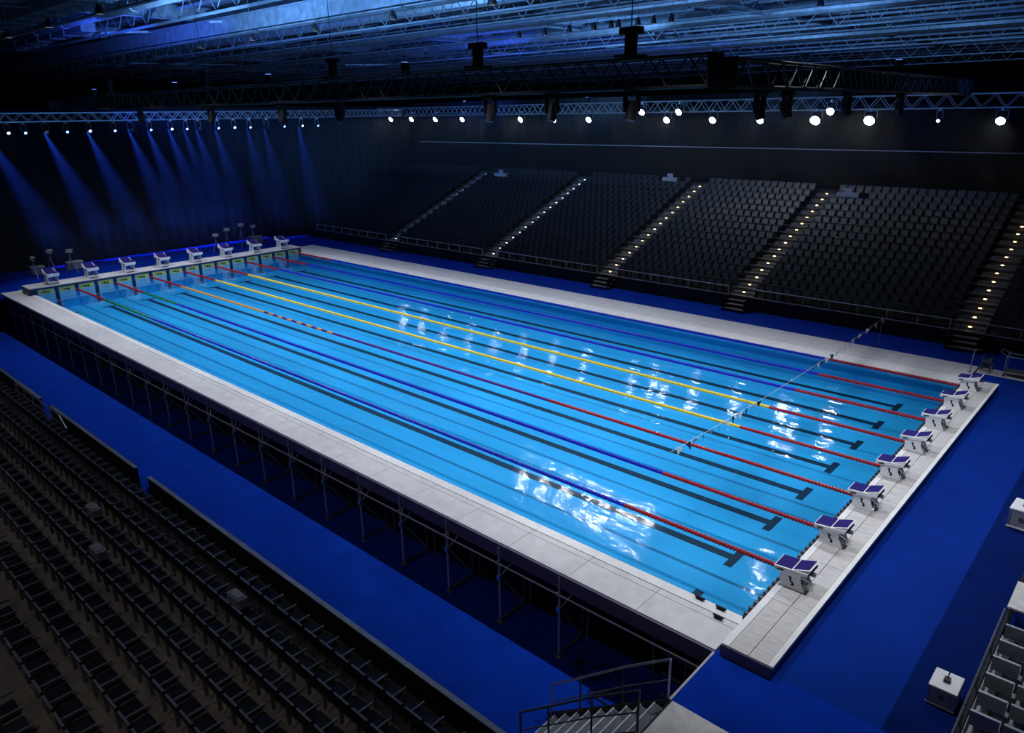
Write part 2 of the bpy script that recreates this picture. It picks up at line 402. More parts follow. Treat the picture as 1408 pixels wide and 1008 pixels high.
for i, (y, z, r) in enumerate(((20.5, 17.3, .45), (30.5, 17.4, .4), (41, 17.5, .45), (60, 17.4, .5), (7, 17.5, .4))):
    m = MB(); m.tube((-125, y, z), (35, y, z), r, 12)
    d = tag(m.obj('air_duct', 'duct', smooth=False), 'round metal air duct under the roof deck', kind='structure')
    cl = MB().tube((0, y, z), (.12, y, z), r + .03, 12).mesh('duct_collar', 'roof_steel')
    for k in range(26): put('duct_collar', cl, d, (-122 + k * 6, 0, 0))
    hg = MB().tube((0, y, z + r - .02), (0, y, RZ), .02).mesh('duct_hanger', 'roof_steel')
    for k in range(26): put('duct_hanger', hg, d, (-119 + k * 6, 0, 0))

rr_ = random.Random(11)
for i in range(44):
    y = 3 + i * 2.3 + rr_.uniform(-.8, .8); z = rr_.uniform(17.2, 18.4)
    if i % 3: o = MB().box(-130, 40, y - .12, y + .12, z, z + .16).obj('roof_purlin', 'roof_steel')
    else: o = MB().tube((-130, y, z), (40, y, z), .07, 8).obj('roof_pipe', 'duct')
    tag(o, 'thin roof member running the length of the arena', kind='structure')
for i in range(30):
    x = -125 + i * 5.2 + rr_.uniform(-1, 1); y = rr_.uniform(8, 70); L = rr_.uniform(4, 14); a = rr_.uniform(-.9, .9)
    o = MB().bar((x, y, 17.1), (x + L * math.sin(a), y + L * math.cos(a), 17.1 + rr_.uniform(-.2, .8)), .14, .14).obj('roof_brace', 'roof_steel')
    tag(o, 'diagonal steel brace between roof joists', kind='structure')
# ================================================================ THINGS
# ---------------------------------------------------------------- starting blocks
def block_meshes():
    d = {}
    # local frame: +x away from the pool, origin at the front foot centre on the deck, width along y
    d['pedestal'] = [MB().prism([(.02, 0), (.62, 0), (.60, .06), (.50, .28), (.50, .46), (.0, .38), (.02, .2)], 'y', -.25, -.22)
                     .prism([(.02, 0), (.62, 0), (.60, .06), (.50, .28), (.50, .46), (.0, .38), (.02, .2)], 'y', .22, .25)
                     .box(.04, .08, -.22, .22, .05, .12).box(.06, .48, -.22, .22, .33, .37).box(.56, .60, -.22, .22, 0, .05), 'white']
    d['platform'] = [MB().prism([(-.14, .38), (.66, .47), (.66, .56), (-.14, .50)], 'y', -.29, .29), 'white']
    d['front_pad'] = [MB().prism([(-.11, .503), (.27, .531), (.27, .548), (-.11, .520)], 'y', -.25, .25), 'pad_blue']
    d['kick_wedge'] = [MB().prism([(.30, .53), (.66, .56), (.70, .66), (.66, .66)], 'y', -.27, .27), 'white']
    d['kick_pad'] = [MB().prism([(.315, .542), (.66, .662), (.66, .676), (.31, .556)], 'y', -.23, .23), 'pad_blue']
    d['grip'] = [MB().tube((-.05, -.30, .43), (.10, -.30, .45), .018).tube((-.05, .30, .43), (.10, .30, .45), .018), 'black']
    d['adjuster'] = [MB().box(.60, .74, -.05, .05, .40, .47).tube((.66, -.31, .50), (.66, .31, .50), .022), 'steel_dark']
    for sg in (-1, 1):
        d['emblem%d' % sg] = [MB().prism([(.21, .31), (.25, .34), (.30, .30), (.28, .24), (.34, .20), (.37, .13), (.33, .09), (.29, .12), (.31, .17), (.24, .22), (.25, .27)], 'y', sg * .252, sg * .256), 'black']
    d['brace'] = [MB().bar((.58, -.2, .04), (.5, .2, .36), .025, .025).bar((.58, .2, .04), (.5, -.2, .36), .025, .025), 'alu']
    return {k: v[0].mesh(k, v[1]) for k, v in d.items()}
BM = block_meshes()
def block(loc, rz, label, group):
    t = thing('starting_block', loc, label, 'starting block', group, rz)
    P = {}
    for k, me in BM.items():
        par = {'front_pad': 'platform', 'kick_pad': 'kick_wedge', 'emblem-1': 'pedestal', 'emblem1': 'pedestal', 'grip': 'platform'}.get(k)
        o = P[k] = put('emblem' if k.startswith('emblem') else k, me, P[par] if par else t)
        if k in ('platform', 'pedestal'): bevel(o, .012)
    return t
for i in range(8):
    block((.16, 1.60 + 2.44 * i, .30), 0, 'white starting block with blue pad on near starting deck, %s from the front corner' % nth(i), 'starting blocks on the near end deck')
for i in range(8):
    bb = block((-50.2, 1.25 + 2.5 * i, .50), PI, 'small white starting block with blue pad on far end deck, %s from the left' % nth(i), 'starting blocks on the far end deck'); bb.scale = (1.3, 1.3, 1.5)

# ---------------------------------------------------------------- touch pads on the far end wall
for i in range(8):
    for h, (ya, yb) in enumerate(((.12, 1.13), (1.37, 2.38))):
        y0 = 2.5 * i + ya; y1 = 2.5 * i + yb
        t = thing('touch_pad', (-49.98, (y0 + y1) / 2, -.02), 'yellow-green touch pad on far pool end wall, %s from the left' % nth(2 * i + h), 'touch pad', 'touch pads on the far end wall')
        wd = (y1 - y0) / 2
        MB().box(-.01, .01, -wd, wd, -.55, .36).obj('frame', 'touch_frame', t)
        MB().box(.01, .022, -wd + .08, wd - .08, .03, .32).obj('pad', 'touch_pad', t)
        MB().box(.022, .026, -.16, .02, .10, .2).box(.022, .026, .05, .2, .08, .19).box(.022, .026, -.30, -.2, .12, .18).obj('print', 'navy', t)

# ---------------------------------------------------------------- lane ropes
def floats(x0, x1, pitch=.105, r=.07, ln=.085):
    m = MB(); x = x0
    while x < x1 - .02:
        m.tube((x, 0, 0), (x + ln * .5, 0, 0), r * .82, 8, r); m.tube((x + ln * .5, 0, 0), (x + ln, 0, 0), r, 8, r * .82); x += pitch
    return m
ropes = [
    [(-50, -45, 'red'), (-45, -38, 'green'), (-38, -5, 'blue'), (-5, 0, 'red')],
    [(-50, -45, 'red'), (-45, -40, 'green'), (-40, -5.2, 'blue'), (-5.2, 0, 'red')],
    [(-50, -45, 'red'), (-45, -34, 'orange'), (-34, -27, 'float'), (-27, -12, 'purple'), (-12, 0, 'red')],
    [(-50, -45, 'red'), (-45, -5, 'yellow'), (-5, 0, 'red')],
    [(-50, -45, 'red'), (-45, -5, 'yellow'), (-5, 0, 'red')],
    [(-50, -45, 'red'), (-45, -5, 'blue'), (-5, 0, 'red')],
    [(-50, -45, 'red'), (-45, -5, 'blue'), (-5, 0, 'red')],
    [(-50, -45, 'red'), (-45, -5.5, 'blue'), (-5.5, 0, 'red')]]
rname = ['red, green and blue lane rope nearest the camera', 'blue lane rope with red ends, second from the near deck', 'orange, purple and red lane rope, third from the near deck',
         'nearer of the two yellow lane ropes with red ends', 'remoter of the two yellow lane ropes with red ends', 'blue lane rope just behind the two yellow ropes',
         'blue lane rope with red ends, second from the far deck', 'blue lane rope lying along the far deck edge']
for i, segs in enumerate(ropes):
    y = 2.5 * (i + 1) - (.18 if i == 7 else 0)
    t = thing('lane_rope', (0, y, .0), rname[i], 'lane rope', 'floating lane ropes')
    MB().tube((-49.95, 0, 0), (.02, 0, 0), .008, 5).obj('cable', 'steel', t)
    for a, b, c in segs:
        if c == 'float':
            for q in range(14):
                tag(floats(a + q * .5, a + q * .5 + .5).obj('float_run', 'float_orange' if q % 2 else 'float_purple', t), kind='stuff')
        else:
            tag(floats(max(a, -49.9), min(b, -.05)).obj('float_run', 'float_' + c, t), kind='stuff')

# ---------------------------------------------------------------- backstroke flag line
fl = thing('backstroke_flags', (-4.4, 4.0, 0), 'line of small white backstroke flags strung over the red rope ends', 'flags')
pts = []
for j in range(40):
    y = j * .5; z = 1.62 - .0 * y + 1.6 * ((y / 19.5) ** 2 - (y / 19.5)) * .55 - .25
    pts.append((0, y, z))
MB().path(pts, .008, 4).obj('cord', 'flag_white', fl)
fmw = MB().prism([(-.10, 0), (.10, 0), (0, -.26)], 'x', -.004, .004).mesh('flag', 'flag_white')
fmd = MB().prism([(-.10, 0), (.10, 0), (0, -.26)], 'x', -.004, .004).mesh('flag', 'flag_dark')
for j in range(1, 40):
    if 12 < j < 22: continue
    o = put('flag', fmw if j % 2 else fmd, fl, (0, pts[j][1], pts[j][2] - .005)); o.rotation_euler = (random.uniform(-.5, .5), random.uniform(-.5, .5), random.uniform(-.7, .7))
MB().tube((0, 19.5, -.34), (0, 19.5, 1.45), .018).tube((0, 19.5, -.35), (0, 19.5, -.31), .12, 10).obj('post', 'steel_dark', fl)

# ---------------------------------------------------------------- scaffold frames under the near deck
fr = {
    'leg': MB().tube((0, 0, .03), (0, 0, 2.42), .035, 8).mesh('leg', 'steel'),
    'rear_leg': MB().tube((0, 1.0, .03), (0, 1.0, 2.42), .03, 8).mesh('rear_leg', 'steel_dark'),
    'base_strut': MB().bar((0, -.05, .06), (0, 1.05, .06), .06, .06).mesh('base_strut', 'steel_dark'),
    'foot_plate': MB().box(-.10, .10, -.10, .10, 0, .02).tube((0, 0, .02), (0, 0, .16), .05, 8).mesh('foot_plate', 'alu'),
    'brace': MB().tube((0, 0, 1.5), (0, 1.0, .12), .022).tube((0, 0, 1.45), (.45, .55, 2.35), .02).tube((0, 0, 1.45), (-.45, .55, 2.35), .02).mesh('brace', 'steel'),
    'coupler': MB().box(-.06, .06, -.06, .06, 1.38, 1.54).mesh('coupler', 'alu'),
    'cross_beam': MB().box(-.05, .05, -.02, 1.1, 2.12, 2.22).mesh('cross_beam', 'steel_dark'),
}
for i in range(23):
    x = -4.25 - 2.1 * i
    t = thing('scaffold_frame', (x, -1.45, WALLZ), 'steel scaffold frame holding up the near deck, %s from the right' % nth(i), 'scaffold', 'scaffold frames under the near deck')
    for k, me in fr.items(): put(k, me, t)
gp = thing('guard_pipe', (0, -1.52, 0), 'thin bright pipe running along scaffold frames under the near deck', 'pipe')
MB().tube((-52.4, 0, -.80), (-25, 0, -.70), .022, 8).tube((-25, 0, -.70), (-.05, 0, -.52), .022, 8).obj('pipe', 'chrome', gp)
for i in range(23):
    MB().box(-4.29 - 2.1 * i, -4.21 - 2.1 * i, -.03, .09, -.58 - .012 * i, -.50 - .012 * i).obj('clamp', 'steel', gp)

# ---------------------------------------------------------------- access stair beside the platform
st = thing('access_stair', (0, -3.8, WALLZ), 'dark metal stair with handrails climbing to the raised platform', 'stairs')
N = 9
for j in range(N):
    z = 2.5 * (j + 1) / (N + 1); x = -2.9 + 2.9 * j / N
    MB().box(x, x + .34, -.52, .52, z - .05, z).obj('tread', 'steel_dark', st)
    MB().box(x - .012, x + .022, -.52, .52, z - .05, z + .012).obj('nosing', 'alu', st)
for s in (-.55, .55):
    MB().bar((-3.1, s, .05), (-.05, s, 2.35), .05, .22).obj('stringer', 'black_gloss', st)
    pts = [(-3.0, s, .05), (-3.0, s, 1.05), (-2.2, s, 1.72), (-1.1, s, 2.65), (-.05, s, 3.45), (-.05, s, 2.5)]
    MB().path(pts, .028, 8).obj('handrail', 'steel_dark' if s < 0 else 'alu', st)
    MB().path([(-3.0, s, .55), (-2.2, s, 1.22), (-1.1, s, 2.15), (-.05, s, 2.95)], .016, 6).obj('mid_rail', 'steel_dark', st)
    for x, z in ((-2.2, .75), (-1.1, 1.65)):
        MB().tube((x, s, z), (x, s, z + 1.0), .022, 8).obj('rail_post', 'steel_dark', st)
# cables and hoses on the floor below the deck corner
for i, (x, y) in enumerate(((-2.4, -2.0), (-1.5, -2.6), (-3.4, -1.4), (-.7, -2.0))):
    m = MB(); pts = []
    rr = random.Random(i)
    for q in range(22):
        a = q / 21 * PI * 2.6 + i; r = .35 + .12 * math.sin(q * .9 + i)
        pts.append((r * 1.3 * math.cos(a) + q * .02, r * .8 * math.sin(a), .05 + .22 * abs(math.sin(q * .45 + i))))
    o = m.path(pts, .026, 6).obj('hose', 'black_gloss'); o.location = (x, y, WALLZ - .02)
    tag(o, 'black coiled hose on floor by the stair, %s from the right' % nth([2, 1, 3, 0][i]), 'hose', 'hoses on the floor below the deck')
# supports beneath the deck corner
cf = thing('corner_frame', (-.7, -1.3, WALLZ), 'dark steel frame under the deck corner beside the stair', 'frame')
MB().tube((0, 0, 0), (0, 0, 2.2), .03).tube((.5, 0, 0), (.5, 0, 2.2), .03).obj('post', 'steel_dark', cf)
for z in (.5, 1.1, 1.7): MB().bar((-.6, 0, z), (.65, 0, z), .05, .06).obj('rung', 'steel_dark', cf)

# ---------------------------------------------------------------- near stand
NP = .8; NQ = .19; NY = -7.0; NZ = .25 - .86
ns = tag(MB().box(-60, 4, -6.16, -6.04, WALLZ, WALLZ + .2).obj('near_stand', 'black'), 'dark terraces and parapet of the near seating stand', 'stand', kind='structure')
gaps = [(-28.2, -26.9), (-18.5, -17.5)]
xs = [-60, -28.2, -26.9, -18.5, -17.5, -1.0]
for a, b in ((-60, -28.2), (-26.9, -18.5), (-17.5, -1.0)):
    n = max(1, round((b - a) / 2.4))
    for j in range(n):
        MB().box(a + (b - a) * j / n + .006, a + (b - a) * (j + 1) / n - .006, -6.14, -6.06, WALLZ + .2, .04).obj('parapet_panel', 'black', ns)
    MB().box(a, b, -6.16, -6.04, .04, .065).obj('parapet_cap', 'steel', ns)
MB().box(-60, -1, -6.95, -6.16, WALLZ, NZ).obj('front_gangway', 'terrace', ns)
for k in range(9):
    y = NY + .05 - NP * k; z = NZ + NQ * k
    MB().box(-60, -1.0, y - NP, y + .02, z - .6, z).obj('terrace', 'terrace_near', ns)
    MB().box(-60, -1.0, y + .01, y + .03, z - .03, z + .004).obj('nosing', 'tread', ns)
for a, b in gaps:
    g = thing('gap_stair', ((a + b) / 2, -6.0, WALLZ), 'blue carpeted steps in parapet gap, %s' % ('remoter one toward the left edge' if a < -20 else 'nearer one toward the camera'), 'stairs', 'steps in the parapet gaps')
    for j in range(6): MB().box(-(b - a) / 2 + .02, (b - a) / 2 - .02, 1.3 - .24 * j, 1.54 - .24 * j, 0, .3 * (j + 1) - .02).obj('step', 'carpet', g)
# near seats: facing the pool, seen from behind
nsm = {
    'backrest': MB().prism([(-.13, .40), (-.09, .40), (-.17, .72), (-.20, .86), (-.235, .86), (-.215, .72)], 'x', -.235, .235).mesh('backrest', 'seat_near'),
    'top_edge_glint': MB().box(-.235, .235, -.240, -.195, .858, .868).mesh('top_edge_glint', 'seat_pale'),  # pale strip draws the light caught along the backrest top
    'seat_pan': MB().prism([(-.12, .42), (.22, .44), (.25, .47), (.22, .50), (-.12, .47)], 'x', -.225, .225).mesh('seat_pan', 'seat_near'),
    'armrest': MB().box(-.285, -.245, -.16, .28, .60, .635).box(-.28, -.25, -.14, -.06, 0, .60).mesh('armrest', 'seat_pale'),
}
NSW = .575
for k in range(8):
    y = NY - NP * k + .21; z = NZ + NQ * k
    zt = z + .86
    cands = []
    j = 0
    x = -1.6
    while x > -34:
        u, v, t = pix((x, y - .2, zt))
        inside = t > 0 and -25 < u < 1430 and v < 1060
        if inside and not (k < 2 and any(a - .3 < x < b + .3 for a, b in gaps) and False): cands.append(x)
        x -= NSW
    for q, x in enumerate(cands):
        t = thing('stand_seat', (x, y, z), 'black seat in %s row of near stand, %s from bottom picture edge' % (nth(k) if k else 'front', nth(q)), 'seat', 'near stand seats in the %s row' % nth(k))
        ob_ = {}
        for kk, me in nsm.items(): ob_[kk] = put(kk, me, ob_['backrest'] if kk == 'top_edge_glint' else t)
# pale crates / papers left on near seats
for i, (x, k) in enumerate(((-15.6, 2), (-12.9, 3), (-9.0, 1))):
    y = NY - NP * k + .05; z = NZ + NQ * k + .62
    o = bevel(MB().box(-.28, .28, -.02, .22, 0, .26).box(-.2, .2, .02, .18, .26, .29).obj('cushion', 'grey_panel'), .02)
    o.location = (x, y + .12, z)
    tag(o, 'pale grey cushion left on a near stand seat, %s from the parapet end' % nth(i), 'cushion', 'cushions on near stand seats')
rl = thing('barrier_rail', (-27.5, -6.38, NZ), 'tangled metal barrier rail at the left end of near stand', 'rail')
MB().path([(-3, 0, .9), (2.6, 0, .9), (3.2, 0, .5)], .025, 8).path([(-3, -.05, .6), (2.7, -.05, .6)], .02, 8).obj('rail', 'alu', rl)
for j in range(6): MB().tube((-2.9 + j * 1.1, 0, 0), (-2.9 + j * 1.1, 0, .9), .02, 6).obj('post', 'alu', rl)

# ---------------------------------------------------------------- white equipment boxes on the platform
def eq_box(loc, label):
    t = thing('equipment_box', loc, label, 'box', 'white boxes on the platform')
    bevel(MB().box(-.25, .25, -.30, .30, .40, .45).obj('lid', 'white', t), .015)
    for x in (-.22, .22):
        for y in (-.27, .27): MB().box(x - .025, x + .025, y - .025, y + .025, .0, .40).obj('corner_post', 'alu', t)
    MB().box(-.21, .21, -.285, -.275, .05, .40).obj('front_panel', 'grey_panel', t)
    MB().box(-.21, .21, .275, .285, .05, .40).obj('back_panel', 'grey_panel', t)
    MB().box(-.235, -.225, -.26, .26, .05, .40).obj('side_panel', 'white', t); MB().box(.225, .235, -.26, .26, .05, .40).obj('side_panel', 'white', t)
    MB().box(-.25, .25, -.30, .30, .02, .05).obj('base', 'white', t)
    d = MB().box(-.05, .06, -.08, .05, .45, .52).tube((0, .02, .52), (.01, .10, .60), .012).obj('device', 'black_gloss', t)
    MB().tube((0, -.286, .24), (0, -.30, .24), .05, 12).obj('knob', 'steel_dark', t)
    return t
b1 = eq_box((3.98, .28, .002), 'white box with small black device on its lid, nearer the camera')
b2 = eq_box((3.92, 8.75, .002), 'white box on the navy carpet at the right picture edge'); b2.rotation_euler.z = -.05; b2.scale = (1.25, 1.25, 1.35)

# ---------------------------------------------------------------- officials' bench rows at the right edge
ob = thing('officials_stand', (4.4, 0, 0), 'grey stepped bench stand with white table top at lower right', 'stand')
bevel(MB().box(.02, 2.2, 3.15, 4.35, .72, .77).obj('table_top', 'white_dirty', ob), .01)
for y in (3.25, 4.25):
    for x in (.1, 2.1): MB().box(x - .03, x + .03, y - .03, y + .03, 0, .72).obj('table_leg', 'steel_dark', ob)
MB().box(-.02, .04, -2.0, 6.0, 0, .12).obj('side_beam', 'black', ob)
MB().path([(0, 3.1, .72), (0, 2.2, .7), (0, .2, .62), (0, -2, .6)], .025, 8).obj('side_rail', 'steel_dark', ob)
for y in (2.2, .9, -.4): MB().tube((0, y, 0), (0, y, .66), .02).obj('rail_post', 'steel_dark', ob)
for j in range(6):
    y = 2.75 - .62 * j
    MB().box(.06, 2.2, y - .32, y + .30, 0, .10).obj('bench_deck', 'grey_panel', ob)
    for q in range(4):
        x = .12 + q * .52
        s_ = MB().prism([(y - .20, .38), (y + .16, .40), (y + .18, .44), (y - .20, .43)], 'x', x, x + .46).obj('bench_seat', 'grey_panel', ob)
        MB().prism([(y - .22, .40), (y - .18, .40), (y - .24, .74), (y - .28, .74)], 'x', x, x + .46).obj('seat_back', 'grey_panel', ob)
        MB().box(x, x + .46, y - .285, y - .235, .735, .75).obj('back_edge', 'alu', ob)
        MB().box(x + .2, x + .26, y - .05, y + .05, .10, .39).obj('seat_post', 'steel_dark', ob)

# ---------------------------------------------------------------- trolley and ladder at far right corner
tr = thing('service_trolley', (1.55, 22.55, .0), 'steel frame trolley on pale strip at the far right corner', 'trolley')
for x in (-.5, .5):
    for y in (-.3, .3):
        MB().tube((x, y, .1), (x, y, .95), .02, 8).obj('upright', 'alu', tr); MB().tube((x - .03, y, .07), (x + .03, y, .07), .07, 10).obj('wheel', 'black', tr)
for z in (.2, .9): MB().path([(-.5, -.3, z), (.5, -.3, z), (.5, .3, z), (-.5, .3, z), (-.5, -.3, z)], .02, 8).obj('rail', 'alu', tr)
MB().box(-.48, .48, -.28, .28, .2, .22).obj('shelf', 'steel_dark', tr)
MB().path([(-.5, -.3, .9), (-.75, -.3, 1.05), (-.75, .3, 1.05), (-.5, .3, .9)], .018, 8).obj('handle', 'alu', tr)
lp = thing('ladder_pole', (-.15, 21.9, .02), 'slim bent steel ladder rail standing on the far deck corner', 'pole')
MB().path([(0, 0, 0), (.05, 0, 1.0), (.12, .05, 1.05), (.25, .3, 1.0)], .018, 8).obj('rail', 'alu', lp)
MB().tube((0, 0, 0), (0, 0, .02), .08, 12).obj('base', 'steel_dark', lp)
hr = thing('hose_reel', (.35, 22.5, 0), 'dark round hose reel beside the steel trolley', 'reel')
MB().tube((-.15, 0, .38), (.15, 0, .38), .22, 14).obj('drum', 'navy', hr); MB().tube((-.17, 0, .38), (-.15, 0, .38), .34, 16).tube((.15, 0, .38), (.17, 0, .38), .34, 16).obj('flange', 'steel_dark', hr)
MB().bar((-.2, -.3, .02), (-.2, 0, .38), .03, .03).bar((-.2, .3, .02), (-.2, 0, .38), .03, .03).bar((.2, -.3, .02), (.2, 0, .38), .03, .03).bar((.2, .3, .02), (.2, 0, .38), .03, .03).obj('stand', 'steel_dark', hr)

# ---------------------------------------------------------------- camera tripods and cases by the curtain
def tripod(loc, h, label, rz):
    t = thing('camera_tripod', loc, label, 'tripod', 'camera gear by the dark curtain', rz)
    for q in range(3):
        a = q * 2 * PI / 3
        MB().tube((0, 0, h * .8), (.45 * math.cos(a), .45 * math.sin(a), 0), .022).obj('leg', 'alu', t)
    MB().tube((0, 0, h * .75), (0, 0, h), .03).obj('column', 'alu', t)
    bevel(MB().box(-.18, .28, -.12, .12, h, h + .26).obj('camera_body', 'white_dirty', t), .02)
    MB().tube((.28, 0, h + .13), (.5, 0, h + .13), .07, 10).obj('lens', 'black_gloss', t)
    MB().tube((-.1, .0, h + .05), (-.55, .1, h - .1), .012).obj('pan_handle', 'alu', t)
for i, (y, h) in enumerate(((1.9, 1.3), (3.0, 1.7), (4.4, 1.5), (15.8, 1.3), (17.0, 1.6), (18.2, 1.9), (19.5, 1.6))):
    tripod((-56.6 + .3 * (i % 2), y, 0), h, 'pale camera on tripod by the dark curtain, %s from the left' % nth(i), .3 * i)
for i, (y, wv) in enumerate(((2.4, .9), (5.0, 1.1), (20.3, 1.2))):
    c = thing('equipment_case', (-57.9, y, 0), 'pale equipment case on floor by dark curtain, %s from the left' % nth(i), 'case', 'cases by the dark curtain')
    bevel(MB().box(-.3, .3, -wv / 2, wv / 2, .02, .55).obj('body', 'grey_panel', c), .02); MB().box(-.31, .31, -wv / 2 - .01, wv / 2 + .01, .55, .62).obj('lid', 'white_dirty', c)
    MB().box(.3, .33, -.1, .1, .35, .42).obj('latch', 'alu', c)

# ---------------------------------------------------------------- lighting trusses
def truss(name, a, b, z, h, wd, bay, m_, label, dark=True):
    a = Vector((*a, z)); b = Vector((*b, z)); d = b - a; L = d.length; rz = math.atan2(d.y, d.x)
    t = thing(name, a, label, 'truss', None, rz)
    for yy in (-wd / 2, wd / 2):
        for zz in (-h / 2, h / 2):
            MB().tube((0, yy, zz), (L, yy, zz), .045, 8).obj('chord', m_, t)
    n = int(L / bay); bay = L / n
    up = MB().tube((0, 0, -h / 2), (bay / 2, 0, h / 2), .026).mesh('brace', m_)
    dn = MB().tube((bay / 2, 0, h / 2), (bay, 0, -h / 2), .026).mesh('brace', m_)
    tp = MB().tube((0, -wd / 2, 0), (bay / 2, wd / 2, 0), .02).mesh('lacing', m_)
    for i in range(n):
        for yy in (-wd / 2, wd / 2):
            put('brace', up, t, (i * bay, yy, 0)); put('brace', dn, t, (i * bay, yy, 0))
        put('lacing', tp, t, (i * bay, 0, h / 2))
    ep = MB().box(-.03, .03, -wd / 2 - .06, wd / 2 + .06, -h / 2 - .06, h / 2 + .06).mesh('end_plate', m_)
    put('end_plate', ep, t, (0, 0, 0)); put('end_plate', ep, t, (L, 0, 0))
    return t
TZ = 12.02
truss('lighting_truss', (-4.9, 6), (-58.5, 6), TZ, .80, .7, 1.25, 'black', 'large black lattice truss hanging over the pool')
truss('lighting_truss', (-4.9, 6.6), (-4.9, 34), TZ - .05, .72, .6, 1.2, 'black', 'dark lattice truss running back at right over the lane ends')
truss('lighting_truss', (10, 36.3), (-58.5, 36.3), 11.28, .75, .6, 1.2, 'alu', 'silvery lattice truss carrying the row of white floodlights')
truss('lighting_truss', (-54.5, -6), (-54.5, 35.5), 11.2, .55, .5, .9, 'alu', 'silvery lattice truss carrying blue lamps before the curtain')
MB().box(-1.0, 1.0, -.45, .45, -.5, .5)
# chain hoists above the big black truss
for i, (x, z) in enumerate(((-7.67, 13.1), (-14.04, 13.1), (-22.75, 13.1), (-34.4, 13.1), (-47.3, 13.1))):
    t = thing('chain_hoist', (x, 6, z), 'black chain hoist above the big truss, %s from the right' % nth(i), 'hoist', 'chain hoists on the big truss')
    bevel(MB().box(-.16, .16, -.12, .12, -.55, .1).obj('body', 'black', t), .02)
    bevel(MB().box(-.36, .36, -.14, .14, .02, .22).obj('motor', 'black', t), .03)
    MB().tube((0, 0, .1), (0, 0, 17.0 - z), .015).obj('chain', 'black', t)
    MB().box(-.30, .30, -.42, .42, -.62, -.53).obj('clamp', 'black', t)
def lamp_parts(d, t):
    P = {}
    for k, me in d.items():
        par = {'lens': 'head' if 'head' in d else 'housing', 'barn_door': 'housing', 'clamp': 'yoke'}.get(k)
        P[k] = put(k, me, P.get(par) or t)
# moving heads under the big black truss (dark silhouettes)
mh = {
    'base': MB().box(-.2, .2, -.16, .16, -.16, 0).mesh('base', 'black'),
    'clamp_bar': MB().box(-.04, .04, -.40, .48, 0, .03).mesh('clamp_bar', 'black'),
    'yoke': MB().box(-.26, -.20, -.08, .08, -.62, -.1).box(.20, .26, -.08, .08, -.62, -.1).box(-.26, .26, -.08, .08, -.16, -.10).mesh('yoke', 'black'),
    'head': MB().tube((0, .10, -.34), (0, -.06, -.85), .20, 12, .16).mesh('head', 'black_gloss'),
    'lens': MB().tube((0, -.058, -.848), (0, -.062, -.862), .14, 12).mesh('lens', 'lens_off'),
}
for i, x in enumerate((-7.5, -10.6, -13.4, -22.4, -27.0, -34, -43)):
    t = thing('moving_head', (x, 5.9, TZ - .44), 'dark moving head lamp under the big truss, %s from the right' % nth(i), 'stage lamp', 'unlit lamps under the big truss')
    lamp_parts(mh, t)
for i, y in enumerate((9.0, 11.0, 16.5, 23)):
    t = thing('moving_head', (-4.9, y, TZ - .46), 'dark moving head lamp under the right hand truss, %s from the corner' % nth(i), 'stage lamp', 'unlit lamps under the right hand truss', PI / 2)
    lamp_parts(mh, t)

# ---------------------------------------------------------------- lamps
def spot(name, parent, loc, target, W, col, ang, blend=.6, size=.12):
    l = bpy.data.lights.new(name, 'SPOT'); l.energy = W; l.color = col; l.spot_size = math.radians(ang); l.spot_blend = blend; l.shadow_soft_size = size
    o = bpy.data.objects.new(name, l); COL.objects.link(o)
    d = Vector(target) - Vector(loc); o.rotation_euler = d.to_track_quat('-Z', 'Y').to_euler(); o.location = loc
    return o
def flood_meshes(lens, r):
    return {
        'housing': MB().tube((0, 0, 0), (0, -.34, -.20), r * .8, 12, r * 1.08).mesh('housing', 'black'),
        'lens': MB().tube((0, -.335, -.197), (0, -.35, -.206), r, 14).mesh('lens', lens),
        'yoke': MB().box(-r - .08, -r - .04, -.18, -.10, -.12, .36).box(r + .04, r + .08, -.18, -.10, -.12, .36).box(-r - .08, r + .08, -.18, -.10, .33, .37).mesh('yoke', 'steel_dark'),
        'clamp': MB().box(-.05, .05, -.32, .02, .36, .50).mesh('clamp', 'steel'),
        'barn_door': MB().box(-r, r, -.37, -.34, -.19 + r * .75, -.17 + r * .8).mesh('barn_door', 'black'),
    }
FM = {'w': flood_meshes('lens_white', .23), 'y': flood_meshes('lens_warm', .30), 'd': flood_meshes('lens_dim', .10), 'b': flood_meshes('lens_blue', .09), 'o': flood_meshes('lens_off', .15)}
def ypix(px, py, y):
    d = FW + RT * ((px - 704) / 1009.55) - UP * ((py - 504) / 1009.55); return CP + d * ((y - CP.y) / d.y)
def xpix(px, py, x):
    d = FW + RT * ((px - 704) / 1009.55) - UP * ((py - 504) / 1009.55); return CP + d * ((x - CP.x) / d.x)
lampx = [-3.3, -6.4, -10.2, -12.4, -13.5, -17.2, -20.7, -23.1, -24.4, -26.2, -31.5, -35.1, -38.8, -42.5, -46.0, -49.7, -53.2, -56.4]
lampk = ['w', 'd', 'y', 'w', 'y', 'w', 'w', 'w', 'w', 'w', 'w', 'w', 'w', 'w', 'w', 'w', 'w', 'w']
up_ = {3, 7, 9}
